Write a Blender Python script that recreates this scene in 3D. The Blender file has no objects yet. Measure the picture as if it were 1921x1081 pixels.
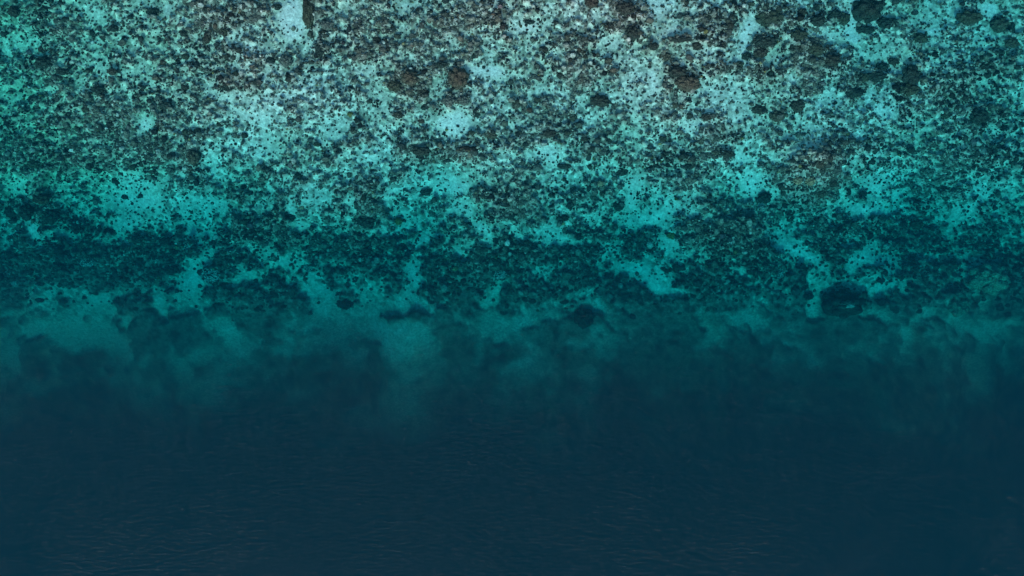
import bpy, math, random
import numpy as np

S = bpy.context.scene
R = math.radians

# ------------------------------------------------------------------ camera
H_CAM = 90.0
K = 0.6557 / 960.0                       # tangent per map unit
cam_d = bpy.data.cameras.new('camera')
cam = bpy.data.objects.new('camera', cam_d)
S.collection.objects.link(cam)
cam.location = (0, 0, H_CAM)
cam.rotation_euler = (0, 0, 0)
cam_d.sensor_width = 36
cam_d.lens = 18 / 0.6557
cam_d.clip_end = 5000
S.camera = cam

# ------------------------------------------------------------------ light
SUN_EL, SUN_AZ = 38.0, 187.0             # azimuth: clockwise from +Y
wd = bpy.data.worlds.new('World'); S.world = wd; wd.use_nodes = True
nt = wd.node_tree
bg = nt.nodes['Background']
sky = nt.nodes.new('ShaderNodeTexSky'); sky.sky_type = 'NISHITA'; sky.sun_disc = False
sky.sun_elevation = R(SUN_EL); sky.sun_rotation = R(SUN_AZ)
nt.links.new(sky.outputs[0], bg.inputs[0]); bg.inputs[1].default_value = 0.10
sd = bpy.data.lights.new('sun', 'SUN'); sd.energy = 1.5; sd.angle = R(12); sd.color = (1, .98, .95)
sun = bpy.data.objects.new('sun', sd); S.collection.objects.link(sun)
_e, _a = R(SUN_EL), R(SUN_AZ)
from mathutils import Vector
sun.rotation_euler = Vector((math.cos(_e) * math.sin(_a), math.cos(_e) * math.cos(_a), math.sin(_e))).to_track_quat('Z', 'Y').to_euler()
sun.location = (-100, -120, 150)

S.view_settings.view_transform = 'Standard'
S.view_settings.look = 'None'
S.view_settings.exposure = 1.1
S.view_settings.gamma = 1
S.view_settings.use_curve_mapping = False
S.render.engine = 'CYCLES'
S.cycles.max_bounces = 5
S.cycles.diffuse_bounces = 2
S.cycles.glossy_bounces = 2
S.cycles.transparent_max_bounces = 8
S.cycles.volume_bounces = 1
S.cycles.use_denoising = True
S.cycles.pixel_filter_type = 'BLACKMAN_HARRIS'

# ------------------------------------------------------------------ noise
def _hash(ix, iy, seed):
    h = (ix.astype(np.int64) * 374761393 + iy.astype(np.int64) * 668265263 + seed * 974634777) & 0xFFFFFFFF
    h = ((h ^ (h >> 13)) * 1274126177) & 0xFFFFFFFF
    h = h ^ (h >> 16)
    return (h & 0xFFFFFF).astype(np.float32) / np.float32(0xFFFFFF)

def vnoise(x, y, seed=0):
    ix, iy = np.floor(x), np.floor(y)
    fx, fy = x - ix, y - iy
    fx = fx * fx * (3 - 2 * fx); fy = fy * fy * (3 - 2 * fy)
    a = _hash(ix, iy, seed); b = _hash(ix + 1, iy, seed)
    c = _hash(ix, iy + 1, seed); d = _hash(ix + 1, iy + 1, seed)
    return (a + (b - a) * fx) * (1 - fy) + (c + (d - c) * fx) * fy

def fbm(x, y, scale, octs, seed=0, gain=0.55):
    """about -1..1"""
    s = np.zeros_like(x, dtype=np.float64); amp = 1.0; tot = 0.0
    ca, sa = math.cos(.6), math.sin(.6)
    px, py = x / scale, y / scale
    for o in range(octs):
        s += amp * (vnoise(px, py, seed + o * 17) * 2 - 1); tot += amp
        px, py = (px * ca - py * sa) * 2.03 + 13.7, (px * sa + py * ca) * 2.03 - 7.1
        amp *= gain
    return s / tot * 1.6

def sstep(a, b, v):
    t = np.clip((v - a) / (b - a), 0, 1)
    return t * t * (3 - 2 * t)

# ------------------------------------------------------------------ the reef chart
# chart units: 1920 across the stretch of reef below the camera (one unit = 6 cm on the reef flat),
# u runs along the reef edge, v from the reef flat (0) out to the deep water (1080)
PV = [-3000, -400, 0, 120, 210, 290, 340, 400, 450, 500, 550, 600, 650, 700, 750, 800, 900, 1080, 3000]
PD = [1.3, 1.2, 1.3, 1.4, 1.7, 2.4, 3.6, 5.2, 6.7, 8.1, 9.6, 11.6, 14.6, 18.8, 24.5, 32.0, 46.0, 60.0, 80.0]
_vv = np.concatenate([np.arange(-3000, 3001, 2.0)])
_dd = np.interp(_vv, PV, PD)
_YY = -(_vv - 540) * K * (H_CAM + _dd)      # decreasing
def chart_to_world(u, v):
    d = np.interp(v, PV, PD)
    return (u - 960) * K * (H_CAM + d), -(v - 540) * K * (H_CAM + d)

SAND = '''
550 35 30 42 0 1.5|170 25 20 15 0 1|180 60 9 26 0 .6|315 12 17 18 0 1|262 143 30 24 0 .7|185 132 14 28 0 .8|268 232 15 22 10 1.2
15 175 28 15 0 .8|30 70 36 24 0 .5|80 255 42 10 30 .6|270 80 30 18 0 .5|500 90 30 16 0 .5|440 180 60 14 15 .6|480 220 55 18 10 .7
500 272 38 24 0 .7|620 240 28 20 0 .6|560 112 36 16 0 .4|250 342 55 20 0 1|345 327 18 9 0 .9|393 300 10 16 20 .9|445 68 16 10 0 .7
850 233 32 25 0 1.5|910 133 42 9 6 1.6|828 162 18 18 0 .8|700 145 26 14 20 .8|712 195 18 42 0 .7|988 50 32 10 -18 1.2|765 14 26 12 0 .8
750 60 18 22 0 .5|1000 168 30 10 0 .6|1025 293 32 19 0 1.1|1190 165 42 58 0 .55|1226 152 12 24 0 1|1152 80 20 13 0 1|1226 10 18 26 0 1.2
1255 62 34 14 -25 1|1185 250 22 10 20 .8|860 335 40 20 0 .7|690 288 34 18 0 .7|960 232 24 10 0 .5|905 105 20 12 0 .5|1170 212 36 18 0 .6|890 175 20 8 0 .4
1398 72 14 32 12 1.5|1412 45 20 14 0 1|1300 100 36 13 -10 .7|1300 68 22 10 0 .8|1607 22 16 34 0 1.4|1608 58 17 15 0 1.7|1560 62 36 14 0 .9|1655 28 26 14 0 .9
1765 22 44 22 0 .7|1872 14 20 16 20 1.4|1757 50 18 10 0 1.3|1668 98 38 22 0 .7|1690 130 24 8 -10 1.1|1672 200 18 32 -20 1.1|1735 235 20 16 0 .7
1350 170 46 24 20 .8|1400 212 38 20 0 .7|1295 238 13 17 30 1|1465 108 24 18 0 .9|1490 152 10 20 -40 .9|1505 268 42 24 0 .6|1410 345 22 24 0 1.2
1395 290 15 20 0 .9|1520 235 18 12 0 .7|1650 345 34 18 0 1|1638 390 56 12 0 1.3|1700 362 14 16 -20 1|1555 185 20 14 0 .6|1640 168 14 10 0 .7|1850 150 30 8 -15 .4
248 378 62 24 0 1.2|232 416 34 16 0 1.1|62 428 10 28 -22 1.4|45 395 10 14 0 .8|122 440 24 7 0 .9|400 385 40 18 0 1.1|345 402 15 36 0 .9|370 430 24 12 0 .8
360 525 24 32 10 1.3|392 480 22 10 -20 1|305 570 12 36 -28 1|188 564 34 24 -25 1.3|215 440 9 10 0 .9|545 390 15 13 0 1.3|562 422 12 16 20 1.1|530 485 46 12 22 1.1
600 542 34 12 32 .9|616 582 16 22 0 .9|465 520 15 9 0 .9|70 608 54 14 5 .8|130 628 70 24 10 .7|245 603 20 12 0 .8|448 625 18 34 -20 .7|600 372 26 14 0 1.1
20 350 18 22 0 .9|715 628 68 20 5 1.2|695 588 24 14 20 .9|800 625 34 10 -5 .6|780 516 12 28 0 1.4|750 402 20 15 0 1.1|765 425 26 12 -20 1|792 452 26 10 -28 1.2
865 385 20 18 0 1|850 350 42 16 0 1.1|880 402 9 14 0 1.2|905 430 28 11 35 1.2|870 475 8 16 -30 1.3|1040 446 30 15 20 1.3|1190 345 20 17 0 1|1188 377 15 22 0 1.2
1210 410 54 13 0 1.2|1158 472 10 15 20 1.1|1250 455 12 26 -35 1|1190 505 34 15 5 1.5|1226 530 26 12 30 1.3|1262 545 14 7 0 1.1|925 556 12 28 40 .9|930 612 20 22 -20 .8
1120 632 46 13 -10 .7|985 582 8 12 0 .7|660 388 12 20 0 .9|1102 410 16 8 0 .8|1250 396 46 13 -5 1.2|1290 372 20 8 0 .8|1478 460 22 13 0 1.2|1508 482 46 12 26 1.4
1548 506 12 10 0 1.2|1445 370 9 11 0 1.2|1618 484 26 15 0 1.4|1662 486 30 14 10 1.2|1632 460 14 16 0 .9|1600 498 20 12 0 1|1665 532 20 13 0 1.3|1524 580 14 24 0 1.2
1840 520 32 34 0 .3|1790 575 22 30 0 .3|1394 512 10 7 20 1.2|1820 392 20 10 0 .8|1895 408 22 8 20 1.1|1615 645 26 26 10 .6|1682 640 44 10 -48 .6|1880 610 20 13 0 .3
1560 620 56 14 0 .7|1650 592 40 16 0 .4|1560 532 56 10 0 .5|1400 602 30 14 25 .7|1500 650 34 10 0 .5|1855 360 18 14 0 .6|1905 345 8 30 0 .7|1780 385 14 10 0 .6|520 640 60 12 20 .5|1330 640 26 14 0 .5|1270 635 20 10 0 .5|1060 430 12 8 0 .7
'''
REEF = '''
75 115 32 18 10 .8|105 60 28 26 0 .7|55 22 30 20 0 .5|180 240 130 42 5 .7|395 40 42 30 0 .7|410 110 26 20 0 .6|445 155 50 16 18 .8|460 28 58 24 0 .7
110 292 90 26 0 .9|205 300 60 22 0 .8|280 275 60 22 0 .7|360 295 22 24 0 1|480 12 50 14 0 .6|580 30 14 38 0 1|590 98 14 20 0 .8|545 118 24 14 20 .7
680 58 26 42 0 .7|865 42 62 32 0 .8|772 158 36 28 -10 1|705 100 48 14 -18 .9|860 155 24 26 0 1|880 95 26 14 0 .8|950 65 30 18 0 .6|1075 75 40 18 0 .9
1170 48 24 42 0 1|1190 25 36 18 0 .8|1100 132 46 14 0 .8|1088 152 26 18 0 .8|850 192 30 12 0 .8|860 288 42 12 5 1|788 285 44 18 0 .9|920 252 36 18 0 .8
1012 250 46 18 0 .8|660 270 34 16 0 .7|980 162 24 10 0 .6|1170 222 20 14 0 .6|1275 165 34 28 20 1|1270 78 36 6 -10 1|1345 52 34 34 0 .7|1440 38 34 22 0 .9
1430 82 30 15 0 1|1522 108 48 38 20 1|1478 142 26 16 0 .8|1420 136 20 14 0 .8|1572 122 34 22 10 1|1510 165 42 14 10 .8|1345 126 24 10 -5 1|1640 142 34 16 -5 1
1608 170 22 9 -15 1|1712 148 18 26 0 1|1822 32 32 16 -20 .9|1700 45 30 14 20 .8|1805 150 60 24 -10 .7|1850 205 60 32 0 .7|1850 112 50 24 0 .7|1330 252 32 14 0 .7
1350 285 34 10 0 .8|1548 308 34 36 0 1.2|1495 336 50 26 -5 1.2|1520 372 36 14 0 .9|1750 310 60 18 10 .7|1610 270 36 10 0 .7|1855 285 70 40 0 .8|1762 350 54 28 0 .9|1250 300 60 16 0 .4
78 374 20 13 0 1|55 400 17 19 0 1|96 405 18 18 0 1|18 395 14 28 0 1|145 425 34 14 0 .9|350 460 28 24 0 1.1|100 500 140 40 3 1|28 535 44 28 0 1
185 520 62 24 25 1|412 508 30 32 0 1.1|262 575 26 30 0 1|335 625 64 38 10 1|325 690 40 40 0 .8|505 605 52 30 0 1|460 442 52 18 0 .8|570 448 60 18 0 .7
650 478 56 26 0 .8|700 505 66 26 0 .8|285 492 34 18 0 .8|320 506 26 10 0 .9|440 370 46 18 0 .8|505 410 40 18 0 .7|680 352 40 12 0 .8|690 402 42 26 0 1
860 505 84 20 0 .9|848 545 54 13 0 1|940 520 30 22 0 .8|985 472 84 18 0 .8|960 402 60 14 0 .7|930 372 44 12 0 .9|1095 362 54 14 0 .8|1085 480 26 36 0 1
1085 525 44 20 0 1|1110 442 30 10 0 .8|1200 466 28 13 0 1|1010 545 60 14 0 .8|960 568 20 16 0 .9|770 602 42 13 0 1|900 580 18 10 0 .8|965 655 28 26 0 1
1095 602 22 26 0 1|1030 622 18 16 0 .8|1205 562 70 18 10 .9|1245 600 44 20 0 .8|1225 670 46 46 10 .8|1345 440 64 26 0 1|1410 462 46 12 0 .9|1380 418 40 14 0 .8
1310 530 56 22 0 .9|1345 575 36 16 0 .8|1455 512 26 18 0 1|1540 452 34 12 0 .8|1562 488 12 16 0 .8|1572 572 42 26 0 1.2|1700 422 64 16 10 .8|1755 462 64 15 0 .9
1720 505 32 22 0 .9|1742 545 28 20 0 1|1642 510 18 9 0 .9|1660 572 52 15 0 .8|1892 548 34 46 0 1|1540 655 18 26 -25 .8|1585 715 40 22 10 .8|1705 685 50 14 -30 .6
1330 720 60 40 0 .5|640 560 24 16 0 .7|560 560 30 14 0 .7|60 640 26 12 10 .7|180 690 70 20 0 .6|220 622 14 8 0 .8|1150 560 30 14 0 .8|870 640 30 12 0 .5|1850 440 60 14 0 .8
480 560 34 12 20 .8|1440 660 40 14 0 .4|1800 640 30 14 0 .4|30 455 30 14 0 .8|1220 350 24 12 0 .5|1290 345 36 14 0 .8|1600 430 50 12 0 .6|1060 660 30 14 0 .3
'''
def _parse(t):
    return [tuple(float(q) for q in e.split()) for line in t.strip().splitlines() for e in line.split('|')]

U0, U1, V0, V1, STEP = -300, 2220, -300, 900, 3
_mu, _mv = np.meshgrid(np.arange(U0, U1, STEP, dtype=float), np.arange(V0, V1, STEP, dtype=float))
def _raster(lst):
    m = np.zeros_like(_mu)
    for (cx, cy, rx, ry, rot, s) in lst:
        ext = max(rx, ry) * 2.4
        i0, i1 = int(max(0, (cx - ext - U0) / STEP)), int(min(m.shape[1], (cx + ext - U0) / STEP))
        j0, j1 = int(max(0, (cy - ext - V0) / STEP)), int(min(m.shape[0], (cy + ext - V0) / STEP))
        a, b = _mu[j0:j1, i0:i1] - cx, _mv[j0:j1, i0:i1] - cy
        c, s_ = math.cos(R(rot)), math.sin(R(rot))
        q = ((a * c + b * s_) / rx) ** 2 + ((-a * s_ + b * c) / ry) ** 2
        m[j0:j1, i0:i1] = np.maximum(m[j0:j1, i0:i1], s * np.exp(-0.75 * q ** 1.4)) + 0.25 * np.minimum(m[j0:j1, i0:i1], s * np.exp(-0.75 * q ** 1.4))
    return m
_sand_m, _reef_m = _raster(_parse(SAND)), _raster(_parse(REEF))
def _sample(m, u, v):
    x = np.clip((u - U0) / STEP, 0, m.shape[1] - 1.001); y = np.clip((v - V0) / STEP, 0, m.shape[0] - 1.001)
    ix, iy = x.astype(int), y.astype(int); fx, fy = x - ix, y - iy
    return (m[iy, ix] * (1 - fx) + m[iy, ix + 1] * fx) * (1 - fy) + (m[iy + 1, ix] * (1 - fx) + m[iy + 1, ix + 1] * fx) * fy

def cover(u, v):
    """(how much reef grows here, bare-sand strength)"""
    deep = sstep(430, 620, v)
    w = 7 + 9 * deep
    wu = u + w * fbm(u, v, 36, 3, 5); wv = v + w * fbm(u, v, 36, 3, 9)
    s, r = _sample(_sand_m, wu, wv), _sample(_reef_m, wu, wv)
    vw = v + 34 * fbm(u, v * .4, 90, 3, 411) * sstep(300, 450, v)
    base = np.interp(vw, [-300, 0, 250, 330, 420, 500, 560, 620, 700, 900], [.55, .55, .57, .56, .55, .575, .63, .675, .67, .64])
    n1 = fbm(u, v * 1.25, 70, 3, 31); n2 = fbm(u, v * 1.2, 22, 3, 47); n3 = fbm(u, v, 8, 3, 61)
    c = base + (.10 + .16 * deep) * n1 + (.15 + .12 * sstep(330, 450, v)) * (1 - .35 * sstep(540, 640, v)) * n2 + .30 * n3 * (1 - .93 * deep) + .34 * r - (.40 + .13 * sstep(330, 420, v)) * s
    c = c + sstep(1150, 1500, u) * sstep(565, 625, v) * .12
    return c, s

def depth(u, v, c=None, fine=True):
    """water depth in metres at a chart point"""
    vw = v + 34 * fbm(u, v * .4, 130, 2, 311) * sstep(250, 420, v)
    d = np.interp(vw, PV, PD)
    side = np.abs((u - 900) / 960.0)
    d = d + sstep(.35, 1.1, side) * np.interp(v, [-300, 350, 600, 1200], [1.7, 1.7, .9, 0])
    d = d + fbm(u, v, 160, 3, 71) * np.interp(v, [-300, 300, 600, 800, 1100], [.25, .5, 1.2, 3.0, 1.0])
    if c is None:
        c, _ = cover(u, v)
    g = sstep(.42, .85, c)
    for (mu_, mv_, mr, mh) in ((1840, 522, 46, 2.2), (1790, 575, 30, 1.6), (350, 460, 30, 1.0), (1515, 330, 62, 1.5), (1380, 445, 50, 1.2), (1566, 570, 44, .8)):
        d = d - mh * np.exp(-(((u - mu_) ** 2 + (v - mv_) ** 2) / mr ** 2) ** 1.5)
    d = d - g * np.interp(v, [-300, 250, 450, 600, 800], [.45, .55, 1.0, 1.2, 0])
    if fine:
        d = d - g * .28 * fbm(u, v, 9, 3, 83) * np.interp(v, [0, 560, 680], [1, 1, 0]) - .05 * fbm(u, v, 14, 3, 91) * np.interp(v, [0, 560, 680], [1, 1, 0])
    return np.maximum(d, .35)

# ------------------------------------------------------------------ materials
def new_mat(name):
    m = bpy.data.materials.new(name); m.use_nodes = True
    t = m.node_tree; b = t.nodes['Principled BSDF']; b.inputs['Roughness'].default_value = .95
    b.inputs['Specular IOR Level'].default_value = .1
    return m, t, b
def nd(t, k, **kw):
    n = t.nodes.new(k)
    for a, v in kw.items():
        if a in n.inputs.keys(): n.inputs[a].default_value = v
        else: setattr(n, a, v)
    return n
def mixc(t, typ, fac, a, b):
    n = t.nodes.new('ShaderNodeMix'); n.data_type = 'RGBA'; n.blend_type = typ
    for s, v in ((0, fac), (6, a), (7, b)):
        if hasattr(v, 'is_output'): t.links.new(v, n.inputs[s])
        else: n.inputs[s].default_value = v
    return n.outputs[2]
def ramp(t, src, stops):
    n = t.nodes.new('ShaderNodeValToRGB'); t.links.new(src, n.inputs[0])
    e = n.color_ramp.elements
    while len(e) < len(stops): e.new(.5)
    for q, (p, c) in zip(e, stops):
        q.position = p; q.color = (*c, 1) if len(c) == 3 else c
    return n.outputs[0]

def ground_material():
    m, t, b = new_mat('reef_ground')
    at = nd(t, 'ShaderNodeAttribute', attribute_name='tint')
    geo = nd(t, 'ShaderNodeNewGeometry')
    n1 = nd(t, 'ShaderNodeTexNoise', Scale=3.2, Detail=3.0, Roughness=.65); t.links.new(geo.outputs['Position'], n1.inputs['Vector'])
    v1 = nd(t, 'ShaderNodeTexVoronoi', Scale=3.4); t.links.new(geo.outputs['Position'], v1.inputs['Vector'])
    v2 = nd(t, 'ShaderNodeTexVoronoi', Scale=2.6); v2.voronoi_dimensions = '2D'
    n0 = nd(t, 'ShaderNodeTexNoise', Scale=1.6, Detail=2.0); t.links.new(geo.outputs['Position'], n0.inputs['Vector'])
    wv = t.nodes.new('ShaderNodeVectorMath'); wv.operation = 'MULTIPLY_ADD'
    t.links.new(n0.outputs['Color'], wv.inputs[0]); wv.inputs[1].default_value = (.5, .5, 0); t.links.new(geo.outputs['Position'], wv.inputs[2])
    t.links.new(wv.outputs[0], v2.inputs['Vector'])
    sp = t.nodes.new('ShaderNodeSeparateColor'); t.links.new(v2.outputs['Color'], sp.inputs[0])
    f3 = ramp(t, sp.outputs[0], [(0, (.30, .33, .32)), (.25, (.55, .6, .58)), (.5, (.95, .95, .95)), (1, (1.3, 1.3, 1.3))])
    f1 = ramp(t, n1.outputs['Fac'], [(.3, (.62, .62, .62)), (.7, (1.3, 1.3, 1.3))])
    f2 = ramp(t, v1.outputs['Distance'], [(0, (.6, .6, .6)), (.35, (1, 1, 1)), (1, (1.05, 1.05, 1.05))])
    c = mixc(t, 'MULTIPLY', 1.0, at.outputs['Color'], f1)
    c = mixc(t, 'MULTIPLY', .7, c, f2)
    c = mixc(t, 'MULTIPLY', at.outputs['Alpha'], c, f3)
    t.links.new(c, b.inputs['Base Color'])
    bp = nd(t, 'ShaderNodeBump', Strength=.6, Distance=.12); t.links.new(n1.outputs['Fac'], bp.inputs['Height'])
    t.links.new(bp.outputs[0], b.inputs['Normal'])
    return m

def coral_attr_material():
    m, t, b = new_mat('coral_heads_mixed')
    at = nd(t, 'ShaderNodeAttribute', attribute_name='tint')
    geo = nd(t, 'ShaderNodeNewGeometry')
    n1 = nd(t, 'ShaderNodeTexNoise', Scale=7.0, Detail=2.0); t.links.new(geo.outputs['Position'], n1.inputs['Vector'])
    f1 = ramp(t, n1.outputs['Fac'], [(.3, (.55, .55, .55)), (.7, (1.45, 1.45, 1.45))])
    t.links.new(mixc(t, 'MULTIPLY', 1.0, at.outputs['Color'], f1), b.inputs['Base Color'])
    return m

TONES = {
    'dark': (.036, .050, .045), 'brown': (.056, .055, .046), 'olive': (.062, .070, .052), 'tan': (.082, .078, .060),
    'rust': (.085, .056, .043), 'grey': (.115, .125, .11), 'pale': (.42, .43, .39), 'amber': (.34, .23, .15), 'mossy': (.19, .25, .19), 'ochre': (.19, .15, .06),
}
CORAL_M = {}
for _k, _c in TONES.items():
    m, t, b = new_mat('coral_' + _k)
    tc = nd(t, 'ShaderNodeNewGeometry')
    n1 = nd(t, 'ShaderNodeTexNoise', Scale=4.5, Detail=4.0, Roughness=.7); t.links.new(tc.outputs['Position'], n1.inputs['Vector'])
    v1 = nd(t, 'ShaderNodeTexVoronoi', Scale=5.0); t.links.new(tc.outputs['Position'], v1.inputs['Vector'])
    lo = tuple(q * .45 for q in _c); hi = tuple(min(.6, q * 1.75) for q in _c)
    c1 = ramp(t, n1.outputs['Fac'], [(.32, lo), (.5, _c), (.72, hi)])
    f2 = ramp(t, v1.outputs['Distance'], [(0, (1.25, 1.2, 1.1)), (.55, (.55, .6, .6))])
    t.links.new(mixc(t, 'MULTIPLY', .8, c1, f2), b.inputs['Base Color'])
    bp = nd(t, 'ShaderNodeBump', Strength=.8, Distance=.12); t.links.new(v1.outputs['Distance'], bp.inputs['Height']); bp.invert = True
    t.links.new(bp.outputs[0], b.inputs['Normal'])
    CORAL_M[_k] = m

# ------------------------------------------------------------------ mesh helpers
def mesh_from(name, verts, faces, mat=None, tint=None, smooth=True):
    """faces: (n,3) or (n,4) numpy array"""
    me = bpy.data.meshes.new(name)
    verts = np.asarray(verts, dtype=np.float32); faces = np.asarray(faces, dtype=np.int32)
    nf, k = faces.shape
    me.vertices.add(len(verts)); me.vertices.foreach_set('co', verts.ravel())
    me.loops.add(nf * k); me.loops.foreach_set('vertex_index', faces.ravel())
    me.polygons.add(nf); me.polygons.foreach_set('loop_start', np.arange(0, nf * k, k, dtype=np.int32))
    me.polygons.foreach_set('loop_total', np.full(nf, k, dtype=np.int32))
    me.polygons.foreach_set('use_smooth', np.full(nf, smooth, dtype=bool))
    if tint is not None:
        a = me.color_attributes.new('tint', 'FLOAT_COLOR', 'POINT')
        rgba = np.ones((len(verts), 4), dtype=np.float32); rgba[:, :np.shape(tint)[1]] = tint
        a.data.foreach_set('color', rgba.ravel())
    me.update(calc_edges=True)
    if mat: me.materials.append(mat)
    return me
def link(name, me, parent=None):
    o = bpy.data.objects.new(name, me); S.collection.objects.link(o)
    if parent: o.parent = parent
    return o

# ------------------------------------------------------------------ seabed
def spaced(a, b, fine, lo, hi, g=1.18):
    mid = np.arange(a, b + .01, fine)
    out = [b]; s = fine
    while out[-1] < hi: s *= g; out.append(out[-1] + s)
    inn = [a]; s = fine
    while inn[-1] > lo: s *= g; inn.append(inn[-1] - s)
    return np.concatenate([np.array(inn[1:])[::-1], mid, np.array(out[1:])])
us = spaced(-70, 1990, 2.8, -9000, 11000)
vs = spaced(-60, 650, 2.8, -2900, 2900, 1.06)
UU, VV = np.meshgrid(us, vs)
uf, vf = UU.ravel(), VV.ravel()
cc, ss = cover(uf, vf)
dd = depth(uf, vf, cc)
X, Y = chart_to_world(uf, vf)

def lerp3(a, b, t): return a + (b - a) * t[:, None]
def ground_tint(u, v, c, s):
    n = len(u)
    sandc = np.tile(np.array([.56, .56, .50]), (n, 1))
    sandc = lerp3(sandc, np.array([.40, .45, .36]), np.clip(.5 + .6 * fbm(u, v, 90, 3, 101), 0, 1) * (1 - sstep(.6, 1.2, s)))   # algal film
    sandc = sandc * (1 + .20 * fbm(u, v, 7, 2, 131) + .22 * fbm(u, v, 26, 3, 133) * sstep(250, 420, v))[:, None]
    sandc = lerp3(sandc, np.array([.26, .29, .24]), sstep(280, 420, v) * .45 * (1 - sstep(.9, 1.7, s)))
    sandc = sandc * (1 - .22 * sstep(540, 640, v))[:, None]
    yel = sstep(420, 620, v) * sstep(.45, 1.0, np.abs(u - 960) / 960)
    sandc = lerp3(sandc, np.array([.50, .54, .42]), yel * .7)
    sandc = lerp3(sandc, sandc * np.array([.82, 1.0, .84]), sstep(.5, 1.05, (960 - u) / 960) * (1 - sstep(300, 420, v)))
    sandc = lerp3(sandc, np.array([.60, .60, .55]), sstep(.9, 1.5, s) * (1 - sstep(280, 420, v)))
    rock = np.tile(np.array([.17, .19, .155]), (n, 1))
    rock = lerp3(rock, np.array([.19, .19, .16]), np.clip(.4 + .8 * fbm(u, v, 40, 3, 113), 0, 1))
    rock = lerp3(rock, np.array([.03, .038, .036]), np.clip(.1 + .9 * fbm(u, v, 16, 2, 127), 0, 1))
    rock = rock * (1 + .35 * fbm(u, v, 6, 2, 137))[:, None]
    deep = sstep(430, 600, v)
    soft = sstep(330, 560, v)
    t = sstep(.40 - .18 * soft, .78 + .10 * soft * sstep(520, 620, v) + .10 * soft, c) * (.60 + .40 * sstep(330, 560, v))
    t = sstep(0, 1, t)
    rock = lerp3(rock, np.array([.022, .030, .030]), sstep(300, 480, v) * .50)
    fl = sstep(.25, .8, fbm(u, v, 5.5, 2, 171) + .3 * fbm(u, v, 45, 2, 173)) * sstep(280, 420, v) * (1 - sstep(540, 640, v))
    rock = lerp3(rock, np.array([.20, .22, .19]), fl * .8)
    return np.clip(lerp3(sandc, rock, t), .015, .7)
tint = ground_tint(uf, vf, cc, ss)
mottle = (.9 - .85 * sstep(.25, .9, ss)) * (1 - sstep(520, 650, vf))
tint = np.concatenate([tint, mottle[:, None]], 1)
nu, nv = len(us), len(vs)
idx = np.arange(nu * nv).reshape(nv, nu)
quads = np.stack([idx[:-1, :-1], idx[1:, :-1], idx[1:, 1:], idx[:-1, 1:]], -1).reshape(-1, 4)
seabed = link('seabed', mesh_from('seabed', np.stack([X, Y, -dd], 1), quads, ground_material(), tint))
seabed['kind'] = 'structure'
seabed['label'] = 'pale sand and reef rock bottom sloping down into deep blue water'

# ------------------------------------------------------------------ small coral growth: tens of thousands of little heads
rng = np.random.default_rng(11)
def ring_template(n, prof):
    """prof: [(radius, z)...] rings then a top point"""
    vs_, fs_ = [], []
    for k, (r_, z_) in enumerate(prof):
        for i in range(n):
            a = 2 * math.pi * (i + .5 * (k % 2)) / n
            vs_.append((r_ * math.cos(a), r_ * math.sin(a), z_))
    top = len(vs_); vs_.append((0, 0, 1.0))
    for k in range(len(prof) - 1):
        for i in range(n):
            a, b2 = k * n + i, k * n + (i + 1) % n
            c, d = a + n, b2 + n
            fs_ += [(a, b2, d), (a, d, c)] if k % 2 == 0 else [(a, b2, c), (b2, d, c)]
    k = len(prof) - 1
    for i in range(n): fs_.append((k * n + i, k * n + (i + 1) % n, top))
    return np.array(vs_), np.array(fs_)
T_BIG = ring_template(8, [(.72, -.35), (1.0, .35), (.62, .86)])
T_SMALL = ring_template(6, [(.85, -.3), (.9, .5)])

def growth_colours(u, v, c, n):
    pal = np.array([[.018, .024, .024], [.034, .040, .034], [.062, .068, .052], [.12, .125, .10], [.20, .205, .17],
                    [.30, .31, .27], [.085, .062, .045], [.14, .125, .05], [.07, .055, .06], [.38, .38, .33]])
    base_p = np.array([.32, .24, .15, .10, .07, .04, .025, .01, .01, .02])
    k = rng.choice(len(pal), n, p=base_p / base_p.sum())
    col = pal[k]
    patch = np.clip(.5 + .9 * fbm(u, v, 34, 3, 151), 0, 1)          # some stretches are grey-brown, others near black
    col = lerp3(col, np.array([.15, .15, .12]), patch * .34)
    col = col * (1 - .7 * (1 - patch) * sstep(.3, .8, rng.random(n)))[:, None]
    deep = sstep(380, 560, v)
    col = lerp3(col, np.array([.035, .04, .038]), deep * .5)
    return np.clip(col * rng.uniform(.75, 1.3, (n, 1)), .012, .5)

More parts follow.
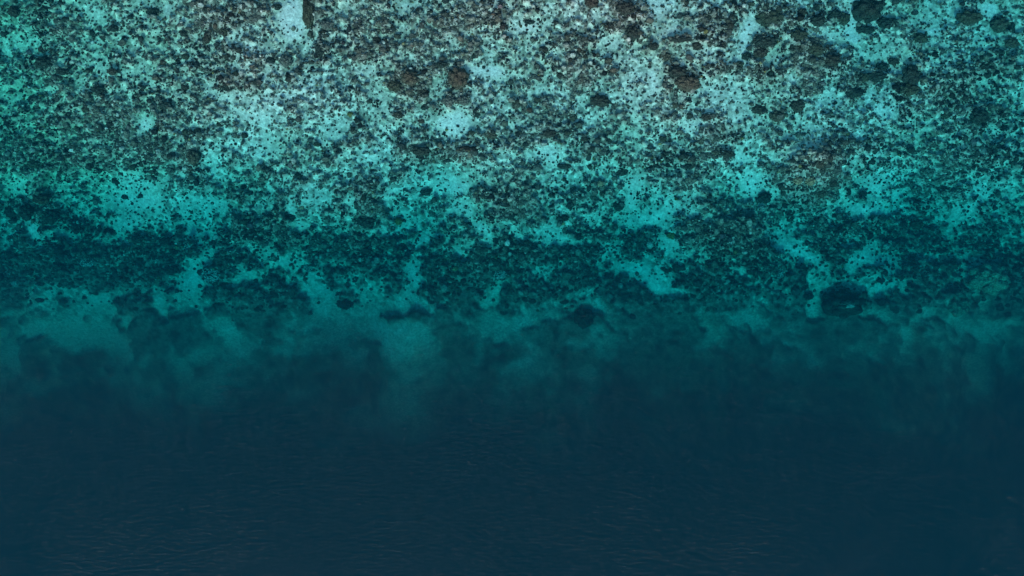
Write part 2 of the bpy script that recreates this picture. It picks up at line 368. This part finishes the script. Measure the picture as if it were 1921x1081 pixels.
def scatter(n_try, rlo, rhi, tmpl, accept, flat, name, v0=-130, v1=615):
    u = rng.uniform(-170, 2090, n_try); v = rng.uniform(v0, v1, n_try)
    c, s = cover(u, v)
    p = accept(c, s, v)
    keep = rng.random(n_try) < p
    u, v, c = u[keep], v[keep], c[keep]
    n = len(u)
    r = rlo * (rhi / rlo) ** (rng.random(n) ** 2.0)                   # in chart units
    r *= 1 + .45 * sstep(400, 560, v)
    d = depth(u, v, c)
    x, y = chart_to_world(u, v)
    rm = r * K * (H_CAM + np.interp(v, PV, PD))
    tv, tf = tmpl
    nv_ = len(tv)
    jit = 1 + rng.uniform(-.22, .22, (n, nv_, 1))
    P = tv[None] * jit
    ang = rng.uniform(0, 6.283, n); ca, sa = np.cos(ang), np.sin(ang)
    ax = rng.uniform(.85, 1.3, n)
    px_, py_ = P[..., 0] * ca[:, None] - P[..., 1] * sa[:, None], P[..., 0] * sa[:, None] + P[..., 1] * ca[:, None]
    V = np.stack([x[:, None] + px_ * (rm * ax)[:, None], y[:, None] + py_ * (rm / ax)[:, None],
                  -d[:, None] + P[..., 2] * (rm * rng.uniform(flat * .6, flat * 1.3, n))[:, None]], -1).reshape(-1, 3)
    F = (tf[None] + (np.arange(n) * nv_)[:, None, None]).reshape(-1, 3)
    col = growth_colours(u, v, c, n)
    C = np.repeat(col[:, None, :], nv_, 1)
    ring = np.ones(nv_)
    ring[:] = np.where(tv[:, 2] > .8, 1.35, .8)                       # dead pale tops, living darker rims; shade of the steep sides coloured in too
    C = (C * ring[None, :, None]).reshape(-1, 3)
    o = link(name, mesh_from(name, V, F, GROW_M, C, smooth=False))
    o['kind'] = 'stuff'
    o['label'] = ('tiny dark and grey coral rubble peppering the pale sand' if 'rubble' in name
                  else 'blurred dark coral clumps on the deep slope' if 'deep' in name
                  else 'dense knobbly coral growth covering the reef in mixed greys and browns')
    o['category'] = 'coral'
    return n

GROW_M = coral_attr_material()
fade = lambda v: 1 - sstep(430, 600, v)
n1_ = scatter(174000, 1.5, 3.4, T_SMALL, lambda c, s, v: (.13 + .60 * sstep(.34, .85, c)) * fade(v) * (1 - .86 * sstep(.95, 1.6, s)), .9, 'coral_rubble')
n2_ = scatter(28000, 2.8, 6.5, T_BIG, lambda c, s, v: (.012 + .50 * sstep(.50, .95, c)) * fade(v) * (1 - .95 * sstep(.6, 1.1, s)), .8, 'coral_colonies')
print('growth', n1_, n2_, 'tris', n1_ * 18 + n2_ * 40 + 2 * len(quads))

# ------------------------------------------------------------------ coral heads that can be told apart
def lumpy_dome(seed, n=28, m=9, rim=1.0, lump=.12):
    rg = np.random.default_rng(seed); vs_, fs_ = [], []
    for k in range(m):
        f = k / m
        th = -.35 + f * (math.pi / 2 + .35)
        for i in range(n):
            a = 2 * math.pi * i / n
            rr = math.cos(th) if th > 0 else 1 - .9 * th * th * 1.6
            w = 1 + lump * math.sin(3 * a + seed) + lump * .7 * math.sin(5 * a + seed * 2.1) + rg.uniform(-.05, .05)
            vs_.append((rr * w * math.cos(a), rr * w * math.sin(a), math.sin(th) + rg.uniform(-.04, .04)))
    vs_.append((0, 0, 1.0)); top = len(vs_) - 1
    for k in range(m - 1):
        for i in range(n):
            a, b2 = k * n + i, k * n + (i + 1) % n
            fs_ += [(a, b2, b2 + n), (a, b2 + n, a + n)]
    for i in range(n): fs_.append(((m - 1) * n + i, (m - 1) * n + (i + 1) % n, top))
    return np.array(vs_), np.array(fs_)

def bumps(points, seed, smin, smax, tmpl):
    rg = np.random.default_rng(seed); tv, tf = tmpl; VV_, FF_ = [], []
    for q, (p, nrm) in enumerate(points):
        s = rg.uniform(smin, smax)
        z = Vector(nrm).normalized(); M = z.to_track_quat('Z', 'Y').to_matrix()
        loc = np.array([list(M @ Vector(v_)) for v_ in (tv * (1 + rg.uniform(-.15, .15, (len(tv), 1)))) * s])
        VV_.append(loc + np.array(p)); FF_.append(tf + q * len(tv))
    return np.concatenate(VV_), np.concatenate(FF_)

def dome_points(n, seed, hmax=1.0, zmin=.12):
    rg = random.Random(seed); out = []
    for i in range(n):
        z = zmin + (1 - zmin) * (i + .5) / n
        r_ = math.sqrt(max(0, 1 - z * z)); a = i * 2.39996 + rg.uniform(-.3, .3)
        out.append(((r_ * math.cos(a) * .96, r_ * math.sin(a) * .96, z * hmax), (r_ * math.cos(a), r_ * math.sin(a), z)))
    return out

VARIANTS = []
for sdv in range(5):
    bv, bf = lumpy_dome(sdv + 3)
    body = mesh_from('coral_body', bv, bf)
    lobes = []
    pts = dome_points(11 + sdv, sdv)
    for q, p in enumerate(pts):
        lv, lf = bumps([p], sdv * 50 + q, .24, .36, ring_template(9, [(1.0, -.3), (.92, .25), (.55, .72)]))
        lobes.append(mesh_from('lobe', lv, lf))
    kv, kf = bumps(dome_points(110, sdv + 90, 1.04, .05), sdv + 70, .05, .11, T_SMALL)
    knobs = mesh_from('knobs', kv, kf, smooth=False)
    VARIANTS.append((body, lobes, knobs))
SINGLES = []
for sdv in range(6):
    bv, bf = lumpy_dome(sdv + 40, 18, 6)
    kv, kf = bumps(dome_points(34, sdv + 190, 1.0, .05), sdv + 170, .10, .2, T_SMALL)
    SINGLES.append(mesh_from('small_coral', np.concatenate([bv, kv]), np.concatenate([bf, kf + len(bv)])))
# plate coral: a wide lumpy plate with pale branch tips
def plate_mesh(seed):
    return lumpy_dome(seed + 80, 26, 7, lump=.16)
PLATES = []
for sdv in range(3):
    pv, pf = plate_mesh(sdv); pv = pv.copy(); pv[:, 2] *= .38
    rg = np.random.default_rng(sdv + 5)
    tips = []
    for i in range(150):
        a, q = rg.uniform(0, 6.283), math.sqrt(rg.random()) * .88
        tips.append(((q * math.cos(a), q * math.sin(a), .38 * math.sqrt(1 - q * q)), (.2 * math.cos(a), .2 * math.sin(a), 1)))
    tv_, tf_ = bumps(tips, sdv, .05, .10, T_SMALL)
    PLATES.append((mesh_from('plate', pv, pf), mesh_from('branch_tips', tv_, tf_, smooth=False)))

def give(o, mat):
    if not o.data.materials: o.data.materials.append(mat)
    o.material_slots[0].link = 'OBJECT'; o.material_slots[0].material = mat

rnd = random.Random(5)
def ground_z(u, v):
    c, _ = cover(np.array([float(u)]), np.array([float(v)]))
    return -float(depth(np.array([float(u)]), np.array([float(v)]), c, fine=False)[0])
count = {'n': 0}
def coral(u, v, ru, rv, tone, label, group=None, plate=False):
    i = count['n']; count['n'] += 1
    x, y = (float(q) for q in chart_to_world(float(u), float(v)))
    sc = K * (H_CAM + float(np.interp(v, PV, PD)))
    a, b = ru * sc * .82, rv * sc * .80
    if ru > 30 and v > 500 and u < 1700: a, b = a * 1.2, b * 1.2
    z = ground_z(u, v)
    h = min(a, b) * rnd.uniform(.65, .9)
    big = max(ru, rv) >= 9.5
    if plate or tone == 'pale':
        root = bpy.data.objects.new('table_coral', None); S.collection.objects.link(root)
        pl, tp = PLATES[i % 3]
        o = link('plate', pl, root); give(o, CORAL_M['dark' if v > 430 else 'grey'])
        o = link('branch_tips', tp, root); give(o, CORAL_M['pale']); o['kind'] = 'stuff'
        root['category'] = 'table coral'
    elif big:
        root = bpy.data.objects.new('coral_bommie', None); S.collection.objects.link(root)
        body, lobes, knobs = VARIANTS[i % 5]
        give(link('coral_body', body, root), CORAL_M[tone])
        for l in lobes:
            give(link('lobe', l, root), CORAL_M[tone])
        o = link('knobs', knobs, root); give(o, CORAL_M[tone]); o['kind'] = 'stuff'
        root['category'] = 'coral bommie'
        if 560 < v < 572 and ru > 30:
            for q, (dx, dy, sx, sy, tn) in enumerate(((.14, -.14, .26, .22, 'pale'), (-.12, .02, .24, .2, 'grey'), (.05, .14, .3, .16, 'grey'), (-.2, -.2, .2, .16, 'grey'), (.28, .04, .14, .18, 'grey'))):
                o = link('dead_top', SINGLES[q], root); give(o, CORAL_M[tn]); o.location = (dx, dy, 1.0); o.scale = (sx, sy, .4)
    else:
        root = link('small_coral', SINGLES[i % 6]); give(root, CORAL_M[tone])
        root['category'] = 'coral'
    root.location = (x, y, z + .02)
    root.scale = (a, b, h)
    root['label'] = label
    if group: root['group'] = group
    return root

HEADS = '''
1632 14 32 27 dark|large round near-black bommie alone beside the brightest sand channel
1571 24 14 11 dark|dark half of the paired bommies west of the brightest sand channel
1589 30 12 14 olive|olive half of the paired bommies west of the brightest sand channel
1536 38 16 12 dark|rounded dark bommie a little west of the paired bommies
1672 37 22 13 dark|domed dark bommie just below the large round black bommie
1655 3 14 7 dark|flat dark bommie touching the large round black bommie on its right
1630 50 19 9 dark|slanting dark ridge-like bommie on the right bank of the brightest sand channel
1826 28 26 15 olive|broad olive-brown bommie left of the bright sand pocket near the corner
1889 38 18 17 tan|tan knobbly bommie with dark left rim below the corner sand pocket
1912 44 9 15 dark|dark bommie squeezed right of the tan knobbly corner bommie
1735 66 15 12 olive|olive-green round bommie below a small white sand pocket
1911 74 15 11 tan|tan oval bommie on the edge, under the tan knobbly corner bommie
1499 66 18 13 olive|olive bommie topping the long brown reef ridge
1445 34 30 20 olive|wide low olive bommie north of the long sand streak
1432 80 25 13 dark|long dark bommie on the right bank of the long sand streak
1426 99 15 11 brown|brown bommie right under the long dark streak-side bommie
1401 105 11 9 dark|blue-black coral head at the foot of the long sand streak
1388 120 9 8 olive|small round olive head just below the foot of the long sand streak
1344 126 20 8 rust|reddish rust-coloured stretched coral ridge between two sand areas
1684 110 13 8 brown|brown upper coral of the pair hanging over a curved sand band
1664 119 13 9 dark|dark lower coral of the pair hanging over a curved sand band
1712 140 18 23 dark|tall dark bommie with clustered lobes east of the curved sand band
1710 166 19 13 olive|olive apron bommie under the tall dark clustered bommie
1648 141 21 12 dark|lumpy blue-black bommie west of the curved sand band
1624 143 11 11 olive|olive knob joined to the lumpy blue-black bommie
1607 172 20 9 dark|flat dark slanting coral below the lumpy blue-black bommie
1425 205 17 10 brown|oval brown bommie with dark underside standing on pale sand
1458 218 16 12 tan|tan rough-topped bommie right of the oval brown one
1498 197 15 14 brown|dark brown round bommie at the end of the long brown reef ridge
1286 160 26 17 tan|big tan crusted bommie with black left flank in the reef middle
1268 138 20 12 dark|black hollow-looking bommie above the big tan crusted bommie
1125 190 21 13 brown|reddish brown oval bommie alone on grey-green rubble
1246 108 12 10 tan|tan bommie under the arc of dark coral
1223 91 11 8 dark|small dark bommie left end of the arc of dark coral
1272 78 26 6 dark|thin arc of dark coral across pale sand
1306 88 12 9 brown|brown end of the arc of dark coral
1264 199 8 7 tan|small tan round coral head south of the big tan crusted bommie
1108 10 14 11 brown|brown bommie among grey coral on the upper flat
1170 22 20 14 dark|dark coral mass above the ragged dark reef tongue
1185 66 16 16 dark|black core of the ragged dark reef tongue
993 43 11 5 dark|small slanting black coral head above a white sand flat
907 126 4 4 dark|tiny round dark head on the rim of the narrow white sand bar
860 150 20 24 tan|tall tan bommie under the narrow white sand bar
842 192 14 10 grey|grey left-hand bommie of two above the bright sand pool
869 190 13 11 grey|grey right-hand bommie of two above the bright sand pool
741 164 15 12 olive|olive round bommie at the west edge of the brown coral field
770 150 18 16 tan|tan flat bommie in the brown coral field
793 176 13 11 brown|brown bommie at the lower edge of the brown coral field
661 164 10 5 dark|small blue-black coral pair resting on pale rubble
537 116 13 14 grey|grey round bommie with dark lower-right skirt
508 115 11 8 dark|dark bommie just left of the grey round one
601 96 9 16 dark|tall black coral spike mass on pale rubble
580 28 12 32 olive|long olive bommie walling the white sand tongue
520 14 10 7 dark|dark oval coral left of the white sand tongue
614 50 14 10 grey|grey knob at the foot of the long olive bommie
212 52 10 8 dark|round near-black coral head in the green-tinted flat
285 20 16 8 dark|dark stretched coral south-west of a small white pocket
388 21 7 7 dark|round black coral head in dense green reef
391 72 8 13 brown|tall brown-black coral head in dense green reef
345 65 8 6 dark|small dark head left of the tall brown-black one
78 115 21 14 dark|wide dark bommie with grey knobs in the green-tinted flat
68 87 10 7 rust|reddish dark head above the wide dark bommie
183 168 13 8 dark|flat black coral head on a white sand step
211 135 11 7 brown|oval brown-black head above the flat black one
310 198 14 9 dark|dark box-like bommie south of a brown rubble strip
305 116 8 6 rust|small rust-coloured head on dense green reef
347 165 8 7 brown|small brown head facing the rubble strip
296 183 6 6 grey|small pale-topped round coral left of the dark box-like bommie
162 130 9 6 olive|small olive head west of a pale sand lane
365 296 14 17 tan|tan knobbly bommie walled by dark coral and a sand lane
56 306 14 9 olive|olive-tan bommie at the left reef edge
15 16 12 12 brown|brown coral head in the corner of the flat
78 373 18 12 rust|dark bommie with rusty top ringed by turquoise sand
53 399 14 18 dark|tall black bommie left of a turquoise gully
95 406 16 17 dark|dark misty bommie right of a turquoise gully
15 396 13 15 dark|dark bommie on the edge left of the turquoise gully
139 426 13 9 dark|flat black coral head over the shadowed slope
200 434 12 9 dark|dark round head above a small turquoise spot
264 449 13 9 dark|black round bommie on the big turquoise patch's lower rim
227 368 8 6 dark|small black head inside the big turquoise patch
260 366 6 5 dark|smallest black head inside the big turquoise patch
350 458 24 23 pale|wide table coral with pale twigs over a black hollow
170 492 20 13 pale|faint table coral with pale specks deep in the dark slope
12 512 12 9 pale|faint pale coral tuft at the left edge of the dark slope
321 506 16 11 dark|dark round bommie left of the bright turquoise chute
402 516 26 20 pale|speckled table coral in the dark hollow right of the turquoise chute
456 350 9 6 olive|small olive-brown head on turquoise rubble
570 391 6 5 amber|small tan head beside a round turquoise sand spot
547 409 13 9 dark|black slanting bommie beneath the round turquoise sand spot
748 415 9 9 ochre|ochre-topped round coral at the turquoise gully
580 500 15 11 pale|pale latticed table coral at the brink of the slope
938 515 17 13 pale|grey-white latticed table coral standing out in the dark slope
692 418 18 13 dark|dark split bommie west of the ochre-topped coral
810 399 8 9 grey|small grey block coral on the slope shoulder
1158 388 11 10 dark|dark round bommie at the head of the turquoise fork
1080 437 10 9 pale|pale round table coral right of a turquoise pool
1125 345 8 7 amber|tan-topped coral above the slope shoulder
1054 411 13 7 rust|rusty flat coral in the dark shoulder band
1258 442 12 8 ochre|ochre-green coral over the turquoise fork's right arm
1274 471 10 8 pale|pale greenish coral tuft right of the turquoise fork
1433 371 14 12 dark|dark green round bommie beside a bright turquoise fleck
1358 455 11 9 pale|pale grey coral tuft within the black reef band
1489 341 10 9 amber|left orange-tan coral of the bright pair
1512 342 11 10 amber|right orange-tan coral of the bright pair
1528 312 10 9 tan|tan knob crowning the brown cluster on the shaded shoulder
1548 300 9 8 brown|brown knob at the upper edge of the cluster on the shaded shoulder
1563 322 9 10 grey|grey-topped coral at the outer side of the brown cluster
1462 352 9 8 brown|dark brown coral at the inner foot of the orange-tan pair
1533 366 10 8 tan|dull tan coral below the brown cluster
1556 345 9 9 brown|brown round coral right of the bright orange-tan pair
1476 371 7 6 pale|left pale stone-grey coral under the orange-tan pair
1504 371 8 6 pale|right pale stone-grey coral under the orange-tan pair
1425 391 6 5 pale|small pale stone-grey coral in the speckled shoulder
1395 416 15 8 brown|speckled brown coral in the black reef band
1455 512 13 14 pale|pale upright coral inside a dark round hollow
1566 569 36 25 dark|giant dark round bommie standing alone at the drop-off
1841 522 40 34 mossy|broad pale green mottled mound near the edge, just above the drop-off
1790 573 22 24 mossy|smaller pale green mottled mound hanging over the deep
1728 420 14 11 olive|olive round bommie on the shaded slope
1845 215 19 17 dark|dark rough bommie in the dull green flat
1860 118 11 9 brown|brown round head in the dull green flat
645 570 16 12 dark|blurred dark round bommie west of a deep sand flat
1093 596 20 22 dark|deep blurred tall bommie beyond the slope
1172 552 16 10 dark|dark low bommie on the deep brink
789 285 20 10 brown|brown coral cluster below the bright sand pool
874 283 20 8 rust|reddish coral ridge below the bright sand pool
920 254 13 10 tan|tan knobby coral east of the bright sand pool
1030 252 14 9 brown|brown oval coral above a pale sand disc
1073 220 11 8 tan|tan coral head in blue-black rubble
993 208 7 6 rust|small reddish head in grey rubble
1140 264 9 7 brown|brown oval head on blue-green rubble
1242 262 8 7 olive|olive head with pale top on blue-green rubble
1167 322 12 9 brown|dark brown coral below the blue-green rubble
1058 313 15 6 brown|flat brown ridge under the pale sand disc
1362 290 13 9 brown|larger brown coral of a pair on speckled sand
1340 287 8 6 tan|smaller tan coral of a pair on speckled sand
657 214 8 6 ochre|small orange-ochre head on the pale flat
1215 315 7 5 dark|left dark head of two on the turquoise shoulder
1228 313 7 5 dark|right dark head of two on the turquoise shoulder
1322 222 11 8 brown|brown head beside the sand wedge
1500 90 20 14 brown|brown middle of the long brown reef ridge
1530 92 17 13 olive|olive-grey knob in the long brown reef ridge
1560 112 18 13 brown|rough brown knob at the right of the long brown reef ridge
'''
def parse_heads():
    for ln in HEADS.strip().splitlines():
        a, lab = ln.split('|'); u, v, ru, rv, tone = a.split()
        yield float(u), float(v), float(ru), float(rv), tone, lab
import re
placed = []; anchors = []
CUT = re.compile(r' (alone|beside|below|above|on|in|under|north|south|west|east|with|left|right|squeezed|at|topping|between|hanging|touching|touching|joined|standing|across|west|just|a|inside|near|facing|walled|ringed|over|deep|beneath|head|standing|beyond|within|among|half|walling|resting)( |$).*')
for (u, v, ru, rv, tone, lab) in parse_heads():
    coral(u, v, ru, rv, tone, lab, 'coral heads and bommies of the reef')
    placed.append((u, v, max(ru, rv))); anchors.append((u, v, lab))
short = {}
for u, v, lab in anchors:
    k = CUT.sub('', lab)
    if len(k.split()) >= 3 and 'half' not in k: short.setdefault(k, []).append((u, v))
ANCH = [(p[0][0], p[0][1], k) for k, p in short.items() if len(p) == 1]
used = set()
def small_label(u, v, word, zone):
    for a, b, k in sorted(ANCH, key=lambda q: math.hypot(q[0] - u, q[1] - v))[:3]:
        du, dv = u - a, v - b
        if math.hypot(du, dv) > 150: break
        way = ('left of' if du < 0 else 'right of') if abs(du) > abs(dv) else ('above' if dv < 0 else 'below')
        if abs(du) > 25 and abs(dv) > 25:
            way = ('above' if dv < 0 else 'below') + ' and ' + ('left of' if du < 0 else 'right of')
        t = f'small {word} coral {way} the {k}'
        if t not in used:
            used.add(t); return t
    return f'small {word} coral head among coral rubble on the {zone}'
# ordinary heads that nothing tells apart, scattered where the reef grows
tries = 0; made = 0; want = 300 - len(placed) - 8
while made < want and tries < 20000:
    tries += 1
    u, v = rnd.uniform(-10, 1930), rnd.uniform(-8, 590)
    c, s = cover(np.array([u]), np.array([v]))
    if s[0] > .7 or c[0] < .45: continue
    r = rnd.uniform(5.5, 9.0)
    if any((u - a) ** 2 + (v - b) ** 2 < (q + r * .8) ** 2 for a, b, q in placed): continue
    tone = rnd.choices(['dark', 'brown', 'olive', 'tan', 'grey', 'rust'], [5, 3, 2, 1.4, 1.2, .4])[0]
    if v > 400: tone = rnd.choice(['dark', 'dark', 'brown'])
    zone = 'shallow reef flat' if v < 320 else 'reef shoulder' if v < 470 else 'dim reef slope'
    word = {'dark': 'near-black', 'brown': 'brown', 'olive': 'olive', 'tan': 'tan', 'grey': 'grey', 'rust': 'rusty red'}[tone]
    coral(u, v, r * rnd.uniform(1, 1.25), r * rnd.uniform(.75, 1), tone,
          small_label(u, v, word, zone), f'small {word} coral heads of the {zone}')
    placed.append((u, v, r)); made += 1
print('heads', len(placed))

# ------------------------------------------------------------------ water
import bmesh
def box_mesh(name, x, y, z0, z1):
    v = [(sx * x, sy * y, z) for z in (z0, z1) for sx, sy in ((-1, -1), (1, -1), (1, 1), (-1, 1))]
    f = [(3, 2, 1, 0), (4, 5, 6, 7), (0, 1, 5, 4), (1, 2, 6, 5), (2, 3, 7, 6), (3, 0, 4, 7)]
    return mesh_from(name, v, f, None, smooth=False)
wm = bpy.data.materials.new('sea_water'); wm.use_nodes = True
t = wm.node_tree; t.nodes.remove(t.nodes['Principled BSDF'])
SIG_A = (.280, .0470, .0425)
SIG_S = (.0005, .0061, .0091)
va = nd(t, 'ShaderNodeVolumeAbsorption'); va.inputs['Density'].default_value = 1.0
va.inputs['Color'].default_value = (1 - SIG_A[0], 1 - SIG_A[1], 1 - SIG_A[2], 1)
vsn = nd(t, 'ShaderNodeVolumeScatter'); vsn.inputs['Density'].default_value = .02
vsn.inputs['Color'].default_value = (SIG_S[0] / .02, SIG_S[1] / .02, SIG_S[2] / .02, 1)
ad = t.nodes.new('ShaderNodeAddShader')
t.links.new(va.outputs[0], ad.inputs[0]); t.links.new(vsn.outputs[0], ad.inputs[1])
t.links.new(ad.outputs[0], t.nodes['Material Output'].inputs['Volume'])
water = link('water', box_mesh('water', 1400, 900, -110, 0)); water.data.materials.append(wm)
water['kind'] = 'structure'
water['label'] = 'clear turquoise sea water turning navy beyond the reef'

# breeze-ruffled skin of the deep water beyond the reef
xs = spaced(-85, 85, .34, -1300, 1300, 1.16)
ys = spaced(-62, 4, .24, -850, 10, 1.16)
XX, YY = np.meshgrid(xs, ys); xf, yf = XX.ravel(), YY.ravel()
near = np.clip(1 - (np.abs(xf) - 85) / 60, 0, 1) * np.clip((yf + 140) / 60, 0, 1)
gust = np.clip(.5 + .7 * fbm(xf, yf * 1.6, 22, 3, 201), .1, 1.2)
zf = .035 * fbm(xf * .45, yf + .12 * xf, 1.5, 3, 211) * gust + .03 * fbm(xf * .5, yf, 5.5, 2, 221)
edge = 1 - sstep(-16, 2, yf + 3 * fbm(xf, yf, 12, 2, 231))
zf = zf * near * edge + .06
nx_, ny_ = len(xs), len(ys)
idx = np.arange(nx_ * ny_).reshape(ny_, nx_)
quads = np.stack([idx[:-1, :-1], idx[:-1, 1:], idx[1:, 1:], idx[1:, :-1]], -1).reshape(-1, 4)
sm = bpy.data.materials.new('sea_surface'); sm.use_nodes = True
t = sm.node_tree; t.nodes.remove(t.nodes['Principled BSDF'])
tr = t.nodes.new('ShaderNodeBsdfTransparent'); gl = nd(t, 'ShaderNodeBsdfGlossy', Roughness=.3)
fr = nd(t, 'ShaderNodeFresnel', IOR=1.33)
at = nd(t, 'ShaderNodeAttribute', attribute_name='tint')
mu = nd(t, 'ShaderNodeMath', operation='MULTIPLY'); t.links.new(fr.outputs[0], mu.inputs[0]); t.links.new(at.outputs['Fac'], mu.inputs[1])
geo = nd(t, 'ShaderNodeNewGeometry')
mp = nd(t, 'ShaderNodeMapping'); mp.inputs['Scale'].default_value = (1.2, 4.2, 1); mp.inputs['Rotation'].default_value = (0, 0, -.2)
t.links.new(geo.outputs['Position'], mp.inputs['Vector'])
nz = nd(t, 'ShaderNodeTexNoise', Scale=.85, Detail=2.5, Roughness=.55, Distortion=.3); t.links.new(mp.outputs[0], nz.inputs['Vector'])
gn = nd(t, 'ShaderNodeTexNoise', Scale=.085, Detail=3.0); t.links.new(geo.outputs['Position'], gn.inputs['Vector'])
gr = ramp(t, gn.outputs['Fac'], [(.3, (.6, .6, .6)), (.68, (1, 1, 1))])
gm = nd(t, 'ShaderNodeMath', operation='MULTIPLY'); t.links.new(nz.outputs['Fac'], gm.inputs[0]); t.links.new(gr, gm.inputs[1])
bp = nd(t, 'ShaderNodeBump', Strength=1.0, Distance=.6); t.links.new(gm.outputs[0], bp.inputs['Height'])
t.links.new(bp.outputs[0], gl.inputs['Normal']); t.links.new(bp.outputs[0], fr.inputs['Normal'])
mx = t.nodes.new('ShaderNodeMixShader'); t.links.new(mu.outputs[0], mx.inputs[0]); t.links.new(tr.outputs[0], mx.inputs[1]); t.links.new(gl.outputs[0], mx.inputs[2])
t.links.new(mx.outputs[0], t.nodes['Material Output'].inputs['Surface'])
surf = link('sea_surface', mesh_from('sea_surface', np.stack([xf, yf, zf], 1), quads, sm, np.repeat(edge[:, None] * .11, 3, 1)))
surf['kind'] = 'structure'
surf['label'] = 'faintly rippled surface of the deep navy water'
